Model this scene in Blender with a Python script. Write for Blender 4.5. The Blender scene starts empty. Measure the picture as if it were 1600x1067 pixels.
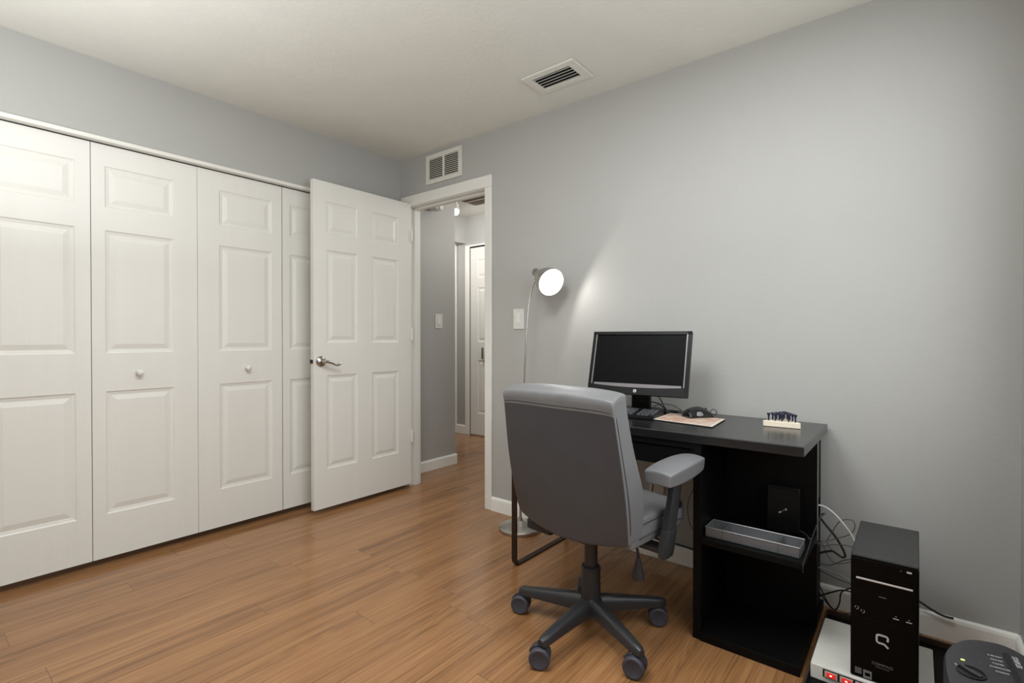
import bpy, bmesh, math, random
from mathutils import Vector, Matrix
R = math.radians
S = bpy.context.scene
COL = S.collection
random.seed(7)

# ------------------------------------------------------------------ materials
def lin(c):
    return tuple(((v / 255) / 12.92 if v / 255 <= .04045 else ((v / 255 + .055) / 1.055) ** 2.4) for v in c)

def mat(name, rgb, rough=.5, metal=0., spec=.5, var=.04, vscale=30., bump=0., bscale=200., stretch=(1, 1, 1), emit=0., coat=0., detail=3.):
    m = bpy.data.materials.new(name); m.use_nodes = True
    nt = m.node_tree; N = nt.nodes; L = nt.links
    b = N['Principled BSDF']
    c = lin(rgb)
    tc = N.new('ShaderNodeTexCoord'); mp = N.new('ShaderNodeMapping'); mp.inputs['Scale'].default_value = stretch
    L.new(tc.outputs['Object'], mp.inputs['Vector'])
    nz = N.new('ShaderNodeTexNoise'); nz.inputs['Scale'].default_value = vscale; nz.inputs['Detail'].default_value = detail
    L.new(mp.outputs[0], nz.inputs['Vector'])
    rp = N.new('ShaderNodeValToRGB')
    rp.color_ramp.elements[0].position = .3; rp.color_ramp.elements[1].position = .7
    rp.color_ramp.elements[0].color = (*[v * (1 - var) for v in c], 1)
    rp.color_ramp.elements[1].color = (*[min(1, v * (1 + var)) for v in c], 1)
    L.new(nz.outputs['Fac'], rp.inputs['Fac']); L.new(rp.outputs[0], b.inputs['Base Color'])
    b.inputs['Roughness'].default_value = rough; b.inputs['Metallic'].default_value = metal
    b.inputs['Specular IOR Level'].default_value = spec
    b.inputs['Coat Weight'].default_value = coat
    if emit:
        b.inputs['Emission Color'].default_value = (*c, 1); b.inputs['Emission Strength'].default_value = emit
    if bump:
        n2 = N.new('ShaderNodeTexNoise'); n2.inputs['Scale'].default_value = bscale; n2.inputs['Detail'].default_value = 4
        L.new(mp.outputs[0], n2.inputs['Vector'])
        bp = N.new('ShaderNodeBump'); bp.inputs['Strength'].default_value = bump; bp.inputs['Distance'].default_value = .002
        L.new(n2.outputs['Fac'], bp.inputs['Height']); L.new(bp.outputs[0], b.inputs['Normal'])
    return m

def floor_mat():
    m = bpy.data.materials.new('laminate_planks'); m.use_nodes = True
    nt = m.node_tree; N = nt.nodes; L = nt.links; b = N['Principled BSDF']
    def math_(op, a, bb=None, c=None):
        n = N.new('ShaderNodeMath'); n.operation = op
        for i, v in enumerate((a, bb, c)):
            if v is None: continue
            if isinstance(v, (int, float)): n.inputs[i].default_value = v
            else: L.new(v, n.inputs[i])
        return n.outputs[0]
    tc = N.new('ShaderNodeTexCoord'); sp = N.new('ShaderNodeSeparateXYZ'); L.new(tc.outputs['Object'], sp.inputs[0])
    X, Y = sp.outputs[0], sp.outputs[1]
    W = .128; LEN = 1.21
    xr = math_('DIVIDE', X, W); row = math_('FLOOR', xr); fx = math_('FRACT', xr)
    wn = N.new('ShaderNodeTexWhiteNoise'); wn.noise_dimensions = '1D'; L.new(row, wn.inputs['W'])
    yr = math_('ADD', math_('DIVIDE', Y, LEN), math_('MULTIPLY', wn.outputs['Value'], 7.3))
    col = math_('FLOOR', yr); fy = math_('FRACT', yr)
    wn2 = N.new('ShaderNodeTexWhiteNoise'); wn2.noise_dimensions = '2D'
    cb = N.new('ShaderNodeCombineXYZ'); L.new(row, cb.inputs[0]); L.new(col, cb.inputs[1]); L.new(cb.outputs[0], wn2.inputs['Vector'])
    rnd = wn2.outputs['Value']
    # grain coordinates, shifted plank by plank
    def gvec(sy, k):
        gv = N.new('ShaderNodeCombineXYZ')
        L.new(math_('ADD', X, math_('MULTIPLY', rnd, 13.)), gv.inputs[0])
        L.new(math_('MULTIPLY', math_('ADD', Y, math_('MULTIPLY', rnd, 31.)), sy), gv.inputs[1])
        L.new(math_('MULTIPLY', rnd, k), gv.inputs[2]); return gv.outputs[0]
    def noise(vec, sc, det, dist=0., rough=.5):
        n = N.new('ShaderNodeTexNoise'); n.inputs['Scale'].default_value = sc; n.inputs['Detail'].default_value = det; n.inputs['Distortion'].default_value = dist; n.inputs['Roughness'].default_value = rough
        L.new(vec, n.inputs['Vector']); return n
    g1 = noise(gvec(.016, 9.), 210, 3, .1, .6)
    g2 = noise(gvec(.02, 5.), 30, 4, .2)
    g3 = noise(gvec(.085, 7.), 10, 2, .3)
    g4 = noise(gvec(.25, 3.), 3.5, 2)
    band = math_('ABSOLUTE', math_('SUBTRACT', math_('FRACT', math_('MULTIPLY', g3.outputs['Fac'], 13.)), .5))
    mask = math_('MAXIMUM', math_('MULTIPLY', math_('SUBTRACT', g4.outputs['Fac'], .45), 2.6), .12)
    f = math_('ADD', math_('MULTIPLY', g1.outputs['Fac'], .58), math_('MULTIPLY', g2.outputs['Fac'], .42))
    f = math_('SUBTRACT', f, math_('MULTIPLY', math_('MULTIPLY', math_('SUBTRACT', .5, band), mask), .34))
    f = math_('ADD', f, math_('MULTIPLY', math_('SUBTRACT', rnd, .5), .07))
    rp = N.new('ShaderNodeValToRGB'); e = rp.color_ramp.elements
    e[0].position = .24; e[0].color = (*lin((86, 56, 34)), 1)
    e[1].position = .66; e[1].color = (*lin((170, 125, 83)), 1)
    k = e.new(.45); k.color = (*lin((143, 101, 64)), 1)
    L.new(f, rp.inputs['Fac'])
    # seams
    ex = math_('MINIMUM', fx, math_('SUBTRACT', 1., fx)); ey = math_('MINIMUM', fy, math_('SUBTRACT', 1., fy))
    sx = math_('LESS_THAN', ex, .007); sy = math_('LESS_THAN', ey, .0009)
    seam = math_('MAXIMUM', math_('MULTIPLY', sx, .28), math_('MULTIPLY', sy, .6))
    mx = N.new('ShaderNodeMix'); mx.data_type = 'RGBA'; L.new(seam, mx.inputs[0]); L.new(rp.outputs[0], mx.inputs[6]); mx.inputs[7].default_value = (*lin((70, 42, 22)), 1)
    L.new(mx.outputs[2], b.inputs['Base Color'])
    L.new(math_('ADD', .14, math_('MULTIPLY', g1.outputs['Fac'], .12)), b.inputs['Roughness'])
    b.inputs['Specular IOR Level'].default_value = .55
    bp = N.new('ShaderNodeBump'); bp.inputs['Strength'].default_value = .06; bp.inputs['Distance'].default_value = .001
    L.new(g1.outputs['Fac'], bp.inputs['Height']); L.new(bp.outputs[0], b.inputs['Normal'])
    return m

def mesh_metal():
    m = mat('silver_wire_mesh', (122, 123, 125), .4, .5, var=.05)
    nt = m.node_tree; N = nt.nodes; L = nt.links; b = N['Principled BSDF']
    tc = N.new('ShaderNodeTexCoord'); v = N.new('ShaderNodeTexVoronoi'); v.inputs['Scale'].default_value = 420; v.inputs['Randomness'].default_value = .15
    L.new(tc.outputs['Object'], v.inputs['Vector'])
    g = N.new('ShaderNodeMath'); g.operation = 'GREATER_THAN'; g.inputs[1].default_value = .36; L.new(v.outputs['Distance'], g.inputs[0])
    a = N.new('ShaderNodeMath'); a.operation = 'MULTIPLY_ADD'; a.inputs[1].default_value = .72; a.inputs[2].default_value = .28
    L.new(g.outputs[0], a.inputs[0]); L.new(a.outputs[0], b.inputs['Alpha'])
    return m

M = {}
M['floor'] = floor_mat()
M['wall'] = mat('grey_wall_paint', (172, 171, 167), .55, var=.012, vscale=3, bump=.22, bscale=110)
M['ceil'] = mat('cream_textured_ceiling', (216, 214, 205), .75, var=.015, vscale=6, bump=.7, bscale=38)
M['white'] = mat('white_satin_paint', (226, 224, 217), .38, var=.01, vscale=8)
M['door'] = mat('white_moulded_door', (226, 224, 217), .42, var=.012, vscale=14, bump=.16, bscale=85, stretch=(1, 1, .06))
M['trim'] = mat('white_trim_paint', (238, 236, 229), .35, var=.01)
M['dark'] = mat('shadow_gap', (38, 34, 30), .9)
M['steel'] = mat('satin_nickel', (182, 180, 175), .25, 1.0, var=.03)
M['brushed'] = mat('brushed_steel', (192, 188, 182), .33, 1.0, var=.1, vscale=60, stretch=(1, 1, 8))
M['leather'] = mat('grey_leather', (114, 114, 115), .42, var=.05, vscale=12, bump=.25, bscale=260)
M['leather_shaded'] = mat('grey_leather_back_shaded', (64, 65, 69), .42, var=.06, vscale=9, bump=.2, bscale=260)
M['leather_seam'] = mat('grey_leather_seam', (62, 62, 64), .6)
M['plastic'] = mat('black_plastic', (44, 44, 46), .38, var=.05, bump=.1, bscale=500)
M['caster'] = mat('dark_caster_plastic', (52, 51, 57), .42, var=.05)
M['caster_face'] = mat('caster_side_cap', (60, 59, 68), .5, var=.05)
M['deskblk'] = mat('black_brown_wood_foil', (20, 20, 21), .22, spec=.6, var=.25, vscale=9, stretch=(1, 12, 12), bump=.06, bscale=60)
M['deskside'] = mat('black_wood_panel', (11, 10, 10), .5, spec=.12, var=.25, vscale=9, stretch=(12, 12, 1))
M['edge'] = mat('grey_edge_highlight', (120, 120, 120), .4)
M['leg'] = mat('brown_black_metal', (44, 28, 22), .4, .3, var=.1)
M['screen'] = mat('dark_lcd_panel', (9, 9, 10), .4, spec=.08, var=.05)
M['bezel'] = mat('gloss_black_bezel', (15, 15, 16), .3, spec=.18, var=.05)
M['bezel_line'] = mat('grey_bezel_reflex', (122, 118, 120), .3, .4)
M['key'] = mat('black_key', (74, 75, 78), .32, spec=.6, var=.06)
M['keytxt'] = mat('light_print', (190, 190, 190), .5)
M['mouse'] = mat('gloss_mouse_black', (20, 21, 22), .22, var=.05, coat=.2)
M['mousegrey'] = mat('grey_mouse_side', (120, 122, 124), .35)
M['rubber'] = mat('black_rubber', (26, 26, 27), .6)
M['cord'] = mat('black_cord', (28, 27, 27), .5)
M['strap'] = mat('dark_strap', (40, 39, 38), .5)
M['cordgrey'] = mat('grey_cord', (82, 80, 78), .5)
M['cordlight'] = mat('light_grey_cord', (150, 149, 146), .5)
M['cordwhite'] = mat('white_cord', (225, 224, 220), .5)
M['woodblock'] = mat('pale_maple', (230, 217, 196), .5, var=.06, vscale=14, stretch=(1, 8, 8))
M['tee'] = mat('navy_tee', (28, 32, 62), .4, var=.05)
M['mesh'] = mesh_metal()
M['meshrim'] = mat('silver_rim', (170, 171, 172), .35, .8)
M['hdd'] = mat('gloss_black_case', (12, 12, 12), .28, spec=.2, var=.05)
M['logo'] = mat('silver_print', (196, 196, 198), .35, .3)
M['logodim'] = mat('dim_silver_print', (92, 90, 88), .45)
M['towerbody'] = mat('dark_grey_tower_shell', (40, 40, 41), .4, var=.05, bump=.1, bscale=500)
M['towerfront'] = mat('gloss_black_tower_front', (7, 7, 7), .2, spec=.12, var=.05)
M['silver'] = mat('silver_strip', (214, 214, 212), .3, .5)
M['pcgrey'] = mat('grey_enamel_box', (214, 212, 203), .5, var=.03)
M['switch_red'] = mat('red_lit_rocker', (216, 46, 38), .4, emit=.45)
M['glow_red'] = mat('red_lamp_core', (255, 190, 170), .4, emit=2.)
M['switch_frame'] = mat('pale_rocker_frame', (196, 176, 168), .5)
M['stickgrey'] = mat('grey_sticker', (120, 122, 118), .5, var=.2, vscale=300)
M['stand'] = mat('black_stand_board', (14, 13, 12), .5, spec=.15)
M['standrim'] = mat('dark_brown_edge', (62, 46, 36), .5)
M['shred'] = mat('charcoal_shredder', (48, 48, 51), .48, var=.05, bump=.2, bscale=700)
M['shreddk'] = mat('shredder_black', (20, 20, 22), .4)
M['print'] = mat('grey_print', (168, 168, 170), .5)
M['led'] = mat('yellow_green_led', (215, 225, 130), .4, emit=.5)
M['lampshade_in'] = mat('white_shade_inside', (240, 240, 238), .5)
M['ventdk'] = mat('vent_dark', (24, 23, 21), .9)
M['ventwhite'] = mat('white_vent_enamel', (214, 212, 202), .45)
M['ventbrown'] = mat('brown_return_filter', (120, 104, 92), .8, var=.1)
M['switchpl'] = mat('white_switch_plastic', (214, 213, 206), .35)
M['bulb'] = mat('warm_bulb', (255, 253, 248), .5, emit=9.)
M['lampbulb'] = mat('floor_lamp_bulb', (255, 254, 250), .5, emit=5.)
M['shadeglass'] = mat('frosted_glass_shade', (205, 205, 200), .3)
def pad_mat():
    m = mat('photo_mouse_pad', (200, 168, 146), .55, var=.22, vscale=26, detail=6)
    rp = [n for n in m.node_tree.nodes if n.type == 'VALTORGB'][0]
    rp.color_ramp.elements[0].color = (*lin((176, 128, 104)), 1); rp.color_ramp.elements[1].color = (*lin((206, 190, 176)), 1)
    return m
M['pad'] = pad_mat()
M['padedge'] = mat('cream_pad_border', (214, 202, 188), .55)

# ------------------------------------------------------------------ builders
def box(bm, x0, x1, y0, y1, z0, z1, T=None):
    vs = [bm.verts.new((x, y, z)) for x in (x0, x1) for y in (y0, y1) for z in (z0, z1)]
    for f in ((0, 1, 3, 2), (4, 6, 7, 5), (0, 4, 5, 1), (2, 3, 7, 6), (0, 2, 6, 4), (1, 5, 7, 3)):
        bm.faces.new([vs[i] for i in f])
    if T is not None:
        for v in vs: v.co = T @ v.co
    return vs

def ring_loft(bm, rings, cap=True, closed=False):
    rows = [[bm.verts.new(p) for p in r] for r in rings]
    n = len(rows[0])
    seq = list(range(len(rows)))
    for a, b in zip(seq, seq[1:] + ([0] if closed else [])):
        for i in range(n):
            j = (i + 1) % n
            bm.faces.new((rows[a][i], rows[a][j], rows[b][j], rows[b][i]))
    if cap and not closed:
        bm.faces.new(rows[0][::-1]); bm.faces.new(rows[-1])
    return rows

def tube(bm, pts, r, n=8, cap=True, flat=None):
    pts = [Vector(p) for p in pts]
    rings = []
    up = None
    for i, p in enumerate(pts):
        t = (pts[min(i + 1, len(pts) - 1)] - pts[max(i - 1, 0)]).normalized()
        if up is None:
            up = Vector((0, 0, 1)) if abs(t.z) < .9 else Vector((1, 0, 0))
        a = t.cross(up).normalized(); up = a.cross(t).normalized()
        rr = r[i] if isinstance(r, (list, tuple)) else r
        ra, rb = (rr, rr) if flat is None else flat
        rings.append([p + a * (math.cos(2 * math.pi * k / n) * ra) + up * (math.sin(2 * math.pi * k / n) * rb) for k in range(n)])
    ring_loft(bm, rings, cap)

def smooth_path(pts, k=6):
    P = [Vector(p) for p in pts]; out = []
    for i in range(len(P) - 1):
        p0 = P[max(i - 1, 0)]; p1 = P[i]; p2 = P[i + 1]; p3 = P[min(i + 2, len(P) - 1)]
        for s in range(k):
            t = s / k
            out.append(.5 * ((2 * p1) + (p2 - p0) * t + (2 * p0 - 5 * p1 + 4 * p2 - p3) * t * t + (3 * p1 - p0 - 3 * p2 + p3) * t ** 3))
    out.append(P[-1]); return out

def lathe(bm, prof, n=32, T=None, cap=True):
    rings = [[Vector((r * math.cos(2 * math.pi * k / n), r * math.sin(2 * math.pi * k / n), z)) for k in range(n)] for r, z in prof]
    if T is not None: rings = [[T @ p for p in rg] for rg in rings]
    ring_loft(bm, rings, cap)

def prism(bm, poly, z0, z1, T=None):
    rings = [[Vector((x, y, z)) for x, y in poly] for z in (z0, z1)]
    if T is not None: rings = [[T @ p for p in rg] for rg in rings]
    ring_loft(bm, rings)

def gridbox(bm, xs, ys, zs, fn):
    """surface of a box with the given cuts, every vertex moved by fn(u, v, w)"""
    V = {}
    nx, ny, nz = len(xs) - 1, len(ys) - 1, len(zs) - 1
    def g(i, j, k):
        if (i, j, k) not in V: V[(i, j, k)] = bm.verts.new(fn(xs[i], ys[j], zs[k]))
        return V[(i, j, k)]
    for i in range(nx):
        for j in range(ny):
            for k in (0, nz): bm.faces.new((g(i, j, k), g(i + 1, j, k), g(i + 1, j + 1, k), g(i, j + 1, k)))
    for i in range(nx):
        for k in range(nz):
            for j in (0, ny): bm.faces.new((g(i, j, k), g(i + 1, j, k), g(i + 1, j, k + 1), g(i, j, k + 1)))
    for j in range(ny):
        for k in range(nz):
            for i in (0, nx): bm.faces.new((g(i, j, k), g(i, j + 1, k), g(i, j + 1, k + 1), g(i, j, k + 1)))

def link(name, me, parent=None):
    o = bpy.data.objects.new(name, me); COL.objects.link(o)
    if parent is not None: o.parent = parent
    return o

def obj(name, bm, m, parent=None, smooth=False, bevel=0., seg=2, sub=0, world=True, angle=40):
    """link a bmesh as one object; world coordinates are taken into the frame of its parents"""
    bmesh.ops.recalc_face_normals(bm, faces=bm.faces)
    if parent is not None and world:
        chain = Matrix.Identity(4); p = parent
        while p is not None:
            chain = Matrix.Translation(p.location) @ p.rotation_euler.to_matrix().to_4x4() @ chain; p = p.parent
        bm.transform(chain.inverted())
    me = bpy.data.meshes.new(name); bm.to_mesh(me); bm.free()
    me.materials.append(m)
    o = link(name, me, parent)
    if bevel:
        md = o.modifiers.new('bevel', 'BEVEL'); md.width = bevel; md.segments = seg; md.limit_method = 'ANGLE'; md.angle_limit = R(35)
    if sub:
        md = o.modifiers.new('sub', 'SUBSURF'); md.levels = sub; md.render_levels = sub
    if smooth or sub:
        for p in me.polygons: p.use_smooth = True
        if not sub:
            try: me.set_sharp_from_angle(angle=R(angle))
            except Exception: pass
    return o

def tag(o, label=None, cat=None, group=None, kind=None):
    for k, v in (('label', label), ('category', cat), ('group', group), ('kind', kind)):
        if v: o[k] = v
    return o

def empty(name, loc, label=None, cat=None, group=None, kind=None, rz=0.):
    o = bpy.data.objects.new(name, None); COL.objects.link(o); o.empty_display_size = .05
    o.location = loc; o.rotation_euler = (0, 0, rz)
    return tag(o, label, cat, group, kind)

def boxes(name, m, parent, lst, bevel=0., **k):
    bm = bmesh.new()
    for b in lst: box(bm, *b)
    return obj(name, bm, m, parent, bevel=bevel, **k)

def struct(name, m, lst, bevel=0., label=None, cat=None):
    return tag(boxes(name, m, None, lst, bevel), label, cat, kind='structure')

def frame_ring(bm, P, outer, inner, d0, d1):
    """mitred frame: P(a, b, d) places the plane coordinates; outer and inner are (a0, a1, b0, b1)"""
    (A0, A1, B0, B1), (a0, a1, b0, b1) = outer, inner
    o = [(A0, B0), (A1, B0), (A1, B1), (A0, B1)]; i = [(a0, b0), (a1, b0), (a1, b1), (a0, b1)]
    ring_loft(bm, [[P(*o[k], d0), P(*o[k], d1), P(*i[k], d1), P(*i[k], d0)] for k in range(4)], closed=True)

def text(name, s, size, T, m, parent, extrude=.0004, bold=0., world=True):
    cu = bpy.data.curves.new(name, 'FONT'); cu.body = s; cu.size = size; cu.extrude = extrude; cu.align_x = 'CENTER'; cu.align_y = 'CENTER'; cu.offset = bold
    cu.resolution_u = 3
    t = bpy.data.objects.new(name, cu); COL.objects.link(t)
    dg = bpy.context.evaluated_depsgraph_get(); dg.update()
    me = bpy.data.meshes.new_from_object(t.evaluated_get(dg))
    bpy.data.objects.remove(t); bpy.data.curves.remove(cu)
    bm = bmesh.new(); bm.from_mesh(me); bpy.data.meshes.remove(me)
    bm.transform(T)
    return obj(name, bm, m, parent, world=world)

def frame_T(origin, right, up):
    r = Vector(right).normalized(); u = Vector(up).normalized(); n = r.cross(u)
    Mx = Matrix((r, u, n)).transposed().to_4x4(); Mx.translation = Vector(origin)
    return Mx

# ------------------------------------------------------------------ room shell
CZ = 2.44
struct('floor', M['floor'], [(-2.6, 3.45, -3.4, 1.85, -.05, 0)])
struct('ceiling', M['ceil'], [(-.12, 3.45, -3.4, .02, CZ, CZ + .06)])
struct('wall_left', M['wall'], [(-.12, 0, -2.29, -.43, 2.062, CZ), (-.12, 0, -.43, 0, 0, CZ), (-.12, 0, -3.4, -2.29, 0, CZ)])
struct('wall_back', M['wall'], [(-.12, .085, 0, .11, 0, 2.5), (.875, 3.45, 0, .11, 0, 2.5), (.085, .875, 0, .11, 2.095, 2.5)])
WY0, WY1, WZ0, WZ1 = -2.05, -.40, .85, 2.1
struct('wall_right', M['wall'], [(3.33, 3.45, -3.4, WY0, 0, CZ), (3.33, 3.45, WY1, 0, 0, CZ), (3.33, 3.45, WY0, WY1, 0, WZ0), (3.33, 3.45, WY0, WY1, WZ1, CZ)])
struct('wall_front', M['wall'], [(-.12, 3.45, -3.4, -3.3, 0, CZ)])
# window in the right wall, beside the camera: frame, mullion and sill round the opening
struct('window_1', M['trim'], [(3.36, 3.41, WY0, WY0 + .05, WZ0, WZ1), (3.36, 3.41, WY1 - .05, WY1, WZ0, WZ1), (3.36, 3.41, WY0, WY1, WZ0, WZ0 + .05), (3.36, 3.41, WY0, WY1, WZ1 - .05, WZ1),
                               (3.37, 3.40, WY0, WY1, 1.46, 1.50), (3.30, 3.36, WY0 - .04, WY1 + .04, WZ0 - .02, WZ0)], .003)
struct('closet_wall_back', M['wall'], [(-.8, -.75, -2.4, -.3, 0, CZ)])
# hall beyond the doorway
HZ = 2.5
struct('wall_hall_left', M['wall'], [(-.25, -.127, .11, .703, 0, HZ), (-2.6, -.25, .60, .703, 0, HZ)])
struct('wall_hall_far', M['wall'], [(-2.6, 1.7, 1.75, 1.85, 0, HZ)])
struct('wall_hall_header', M['wall'], [(-1.1, -1.0, .703, 1.75, 2.19, HZ)])
struct('wall_hall_right', M['wall'], [(1.6, 1.7, .11, 1.75, 0, HZ)])
struct('wall_hall_end', M['wall'], [(-2.7, -2.6, .62, 1.85, 0, HZ)])
struct('ceiling_hall', M['ceil'], [(-2.6, 1.7, .09, 1.85, HZ, HZ + .06)])
# baseboards
def base_prof(bm, p0, p1, n, h=.088, t=.013):
    p0 = Vector(p0); p1 = Vector(p1); n = Vector(n)
    prof = [(0, 0), (t, 0), (t, h * .82), (t * .75, h * .93), (t * .35, h), (0, h)]
    ring_loft(bm, [[p + n * a + Vector((0, 0, z)) for a, z in prof] for p in (p0, p1)])
def baseboard(name, segs, h=.088):
    bm = bmesh.new()
    for s in segs: base_prof(bm, *s, h=h)
    tag(obj(name, bm, M['trim']), kind='structure')
baseboard('baseboard_back', [((.921, 0, 0), (3.33, 0, 0), (0, -1, 0))])
baseboard('baseboard_right', [((3.33, 0, 0), (3.33, -3.3, 0), (-1, 0, 0))])
baseboard('baseboard_left', [((0, -.42, 0), (0, 0, 0), (1, 0, 0))])
baseboard('baseboard_hall', [((-.127, .115, 0), (-.127, .716, 0), (1, 0, 0)), ((-.127, .703, 0), (-1.9, .703, 0), (0, 1, 0))])
baseboard('baseboard_hall_far', [((-2.6, 1.75, 0), (-1.005, 1.75, 0), (0, -1, 0))], h=.1)
# door casing and jambs: a profiled head and legs
struct('trim_1', M['white'], [(.02, .922, -.014, 0, 2.082, 2.158), (.02, .088, -.014, 0, 0, 2.082), (.866, .922, -.014, 0, 0, 2.082)], .004)
struct('trim_2', M['white'], [(.085, .875, 0, .11, 2.078, 2.095), (.085, .10, 0, .11, 0, 2.078), (.862, .875, 0, .11, 0, 2.078), (.10, .112, .045, .085, 0, 2.078), (.10, .862, .045, .085, 2.066, 2.078)], .002)
# closet head trim with its sliding track
struct('trim_3', M['white'], [(-.06, .014, -2.40, -.42, 2.052, 2.072)], .003)
struct('trim_4', M['dark'], [(-.075, -.028, -2.29, -.43, 2.047, 2.056)])
struct('trim_5', M['trim'], [(-1.205, -1.150, 1.728, 1.75, 0, 2.30)], .003)
struct('trim_6', M['trim'], [(-1.005, -.935, 1.734, 1.75, 0, 2.165), (-.935, .05, 1.734, 1.75, 2.147, 2.165)], .003)

# ------------------------------------------------------------------ doors
def panel_leaf(bm, w, h, t, panels, T, both=True):
    """door leaf with raised and fielded panels; local u across, n out, z up"""
    us = sorted({0, w} | {p[0] for p in panels} | {p[1] for p in panels})
    zs = sorted({0, h} | {p[2] for p in panels} | {p[3] for p in panels})
    cache = {}
    def V(u, n, z):
        k = (round(u, 5), round(n, 5), round(z, 5))
        if k not in cache: cache[k] = bm.verts.new(T @ Vector((u, n, z)))
        return cache[k]
    for side, sg in ((0., -1), (-t, 1)):
        if side and not both: panels_ = []
        else: panels_ = panels
        for a, b in zip(us, us[1:]):
            for c, d in zip(zs, zs[1:]):
                pn = [p for p in panels_ if p[0] - 1e-6 <= a and b <= p[1] + 1e-6 and p[2] - 1e-6 <= c and d <= p[3] + 1e-6]
                if pn: continue
                bm.faces.new((V(a, side, c), V(b, side, c), V(b, side, d), V(a, side, d)))
        for (a, b, c, d) in panels_:
            ring = []
            # outer edge, ogee slope, sunk quirk, field bevel, raised field
            lv = [(0, 0), (.006, .0042), (.014, .0055), (.017, .0065), (.021, .0065), (.044, .0015), (.047, .0015)]
            for ins, dep in lv:
                ring.append([(a + ins, c + ins), (b - ins, c + ins), (b - ins, d - ins), (a + ins, d - ins)])
            # the outer ring must meet the grid cuts lying on its border
            def border(r):
                (x0, z0), (x1, _), (_, z1), _ = r
                return r
            prev = [V(u, side, z) for u, z in ring[0]]
            for (ins, dep), r in list(zip(lv, ring))[1:]:
                cur = [V(u, side + sg * dep, z) for u, z in r]
                for i in range(4):
                    bm.faces.new((prev[i], prev[(i + 1) % 4], cur[(i + 1) % 4], cur[i]))
                prev = cur
            bm.faces.new(prev)
    for a, b in zip(us, us[1:]):
        for z in (0, h): bm.faces.new((V(a, 0, z), V(b, 0, z), V(b, -t, z), V(a, -t, z)))
    for c, d in zip(zs, zs[1:]):
        for u in (0, w): bm.faces.new((V(u, 0, c), V(u, 0, d), V(u, -t, d), V(u, -t, c)))

def doorknob(bm, T):
    lathe(bm, [(.001, 0), (.011, 0), (.011, .004), (.006, .008), (.006, .014), (.011, .019), (.0155, .025), (.0155, .031), (.011, .036), (.001, .038)], 20, T)

CX = -.03
rows_c = [(.212, .812), (.998, 1.597), (1.707, 1.908)]          # from the bottom of the leaf
def closet_leaf(n, y0, y1, pl, pr, knob):
    z0 = .037; h = 2.010
    r = empty('door_%d' % n, (CX, y0, z0), kind='structure')
    T = Matrix(((0, 1, 0, CX), (1, 0, 0, y0), (0, 0, 1, z0), (0, 0, 0, 1)))
    bm = bmesh.new()
    w = y1 - y0
    panel_leaf(bm, w, h, .03, [(pl, w - pr, a, b) for a, b in rows_c], T)
    obj('door_leaf', bm, M['door'], r)
    if knob is not None:
        bm = bmesh.new(); doorknob(bm, frame_T((CX, knob, .934), (0, 1, 0), (0, 0, 1)))
        obj('knob', bm, M['white'], r, smooth=True)
    return r
g_ = .0015
for n, y0, y1, pl, pr, kb, lb in ((1, -2.285, -1.827 - g_, .112, .056, None, 'white panelled closet door leaf at the far left, cut by the frame'),
                                  (2, -1.827 + g_, -1.370 - g_ * .6, .052, .112, -1.639, 'white panelled closet door leaf with a round knob, second from the left'),
                                  (3, -1.370 + g_ * .6, -.897 - g_ * 1.6, .110, .062, -1.110, 'white panelled closet door leaf with a knob, next to the narrow one'),
                                  (4, -.897 + g_ * 1.6, -.44, .046, .11, None, 'white panelled closet door leaf partly hidden behind the open room door')):
    tag(closet_leaf(n, y0, y1, pl, pr, kb), lb, 'door')

# the open room door, standing square to its wall
DX = .14; DY0 = -.785; DW = .772; DZ = .034; DH = 2.06
d5 = empty('door_5', (DX, -.01, DZ), 'open white six panel room door with a lever handle', 'door', kind='structure')
T = Matrix(((0, 1, 0, DX), (1, 0, 0, DY0), (0, 0, 1, DZ), (0, 0, 0, 1)))
bm = bmesh.new()
cols = [(.088, .312), (.428, .652)]
rws = [(.245, .838), (1.044, 1.632), (1.737, 1.937)]
panel_leaf(bm, DW, DH, .034, [(a, b, c, d) for a, b in cols for c, d in rws], T)
obj('door_leaf', bm, M['door'], d5)
hy, hz = -.738, .962
bm = bmesh.new(); TT = frame_T((DX, hy, hz), (0, 1, 0), (0, 0, 1))
lathe(bm, [(.001, -.001), (.034, -.001), (.034, .004), (.030, .010), (.020, .014), (.013, .017), (.013, .034), (.001, .035)], 32, TT)
han = obj('lever_handle', bm, M['steel'], d5, smooth=True)
bm = bmesh.new()
tube(bm, smooth_path([(DX + .030, hy, hz), (DX + .050, hy, hz), (DX + .056, hy + .012, hz), (DX + .055, hy + .04, hz - .008), (DX + .053, hy + .075, hz - .022), (DX + .053, hy + .098, hz - .022), (DX + .054, hy + .110, hz - .010)], 5),
     [.012] * 8 + [.009] * 8 + [.0075] * 9 + [.0065] * 6, 10)
obj('lever', bm, M['steel'], han, smooth=True)
boxes('latch_bolt', M['leg'], d5, [(DX - .027, DX - .009, DY0 - .012, DY0 + .001, hz - .012, hz + .012)], .002)
for z in (1.864, 1.139, .385):
    bm = bmesh.new(); tube(bm, [(DX + .004, -.009, z - .045), (DX + .004, -.009, z + .045)], .006, 10)
    box(bm, DX - .001, DX + .002, -.035, -.009, z - .045, z + .045)
    obj('hinge', bm, M['white'], d5, smooth=True)

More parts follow.
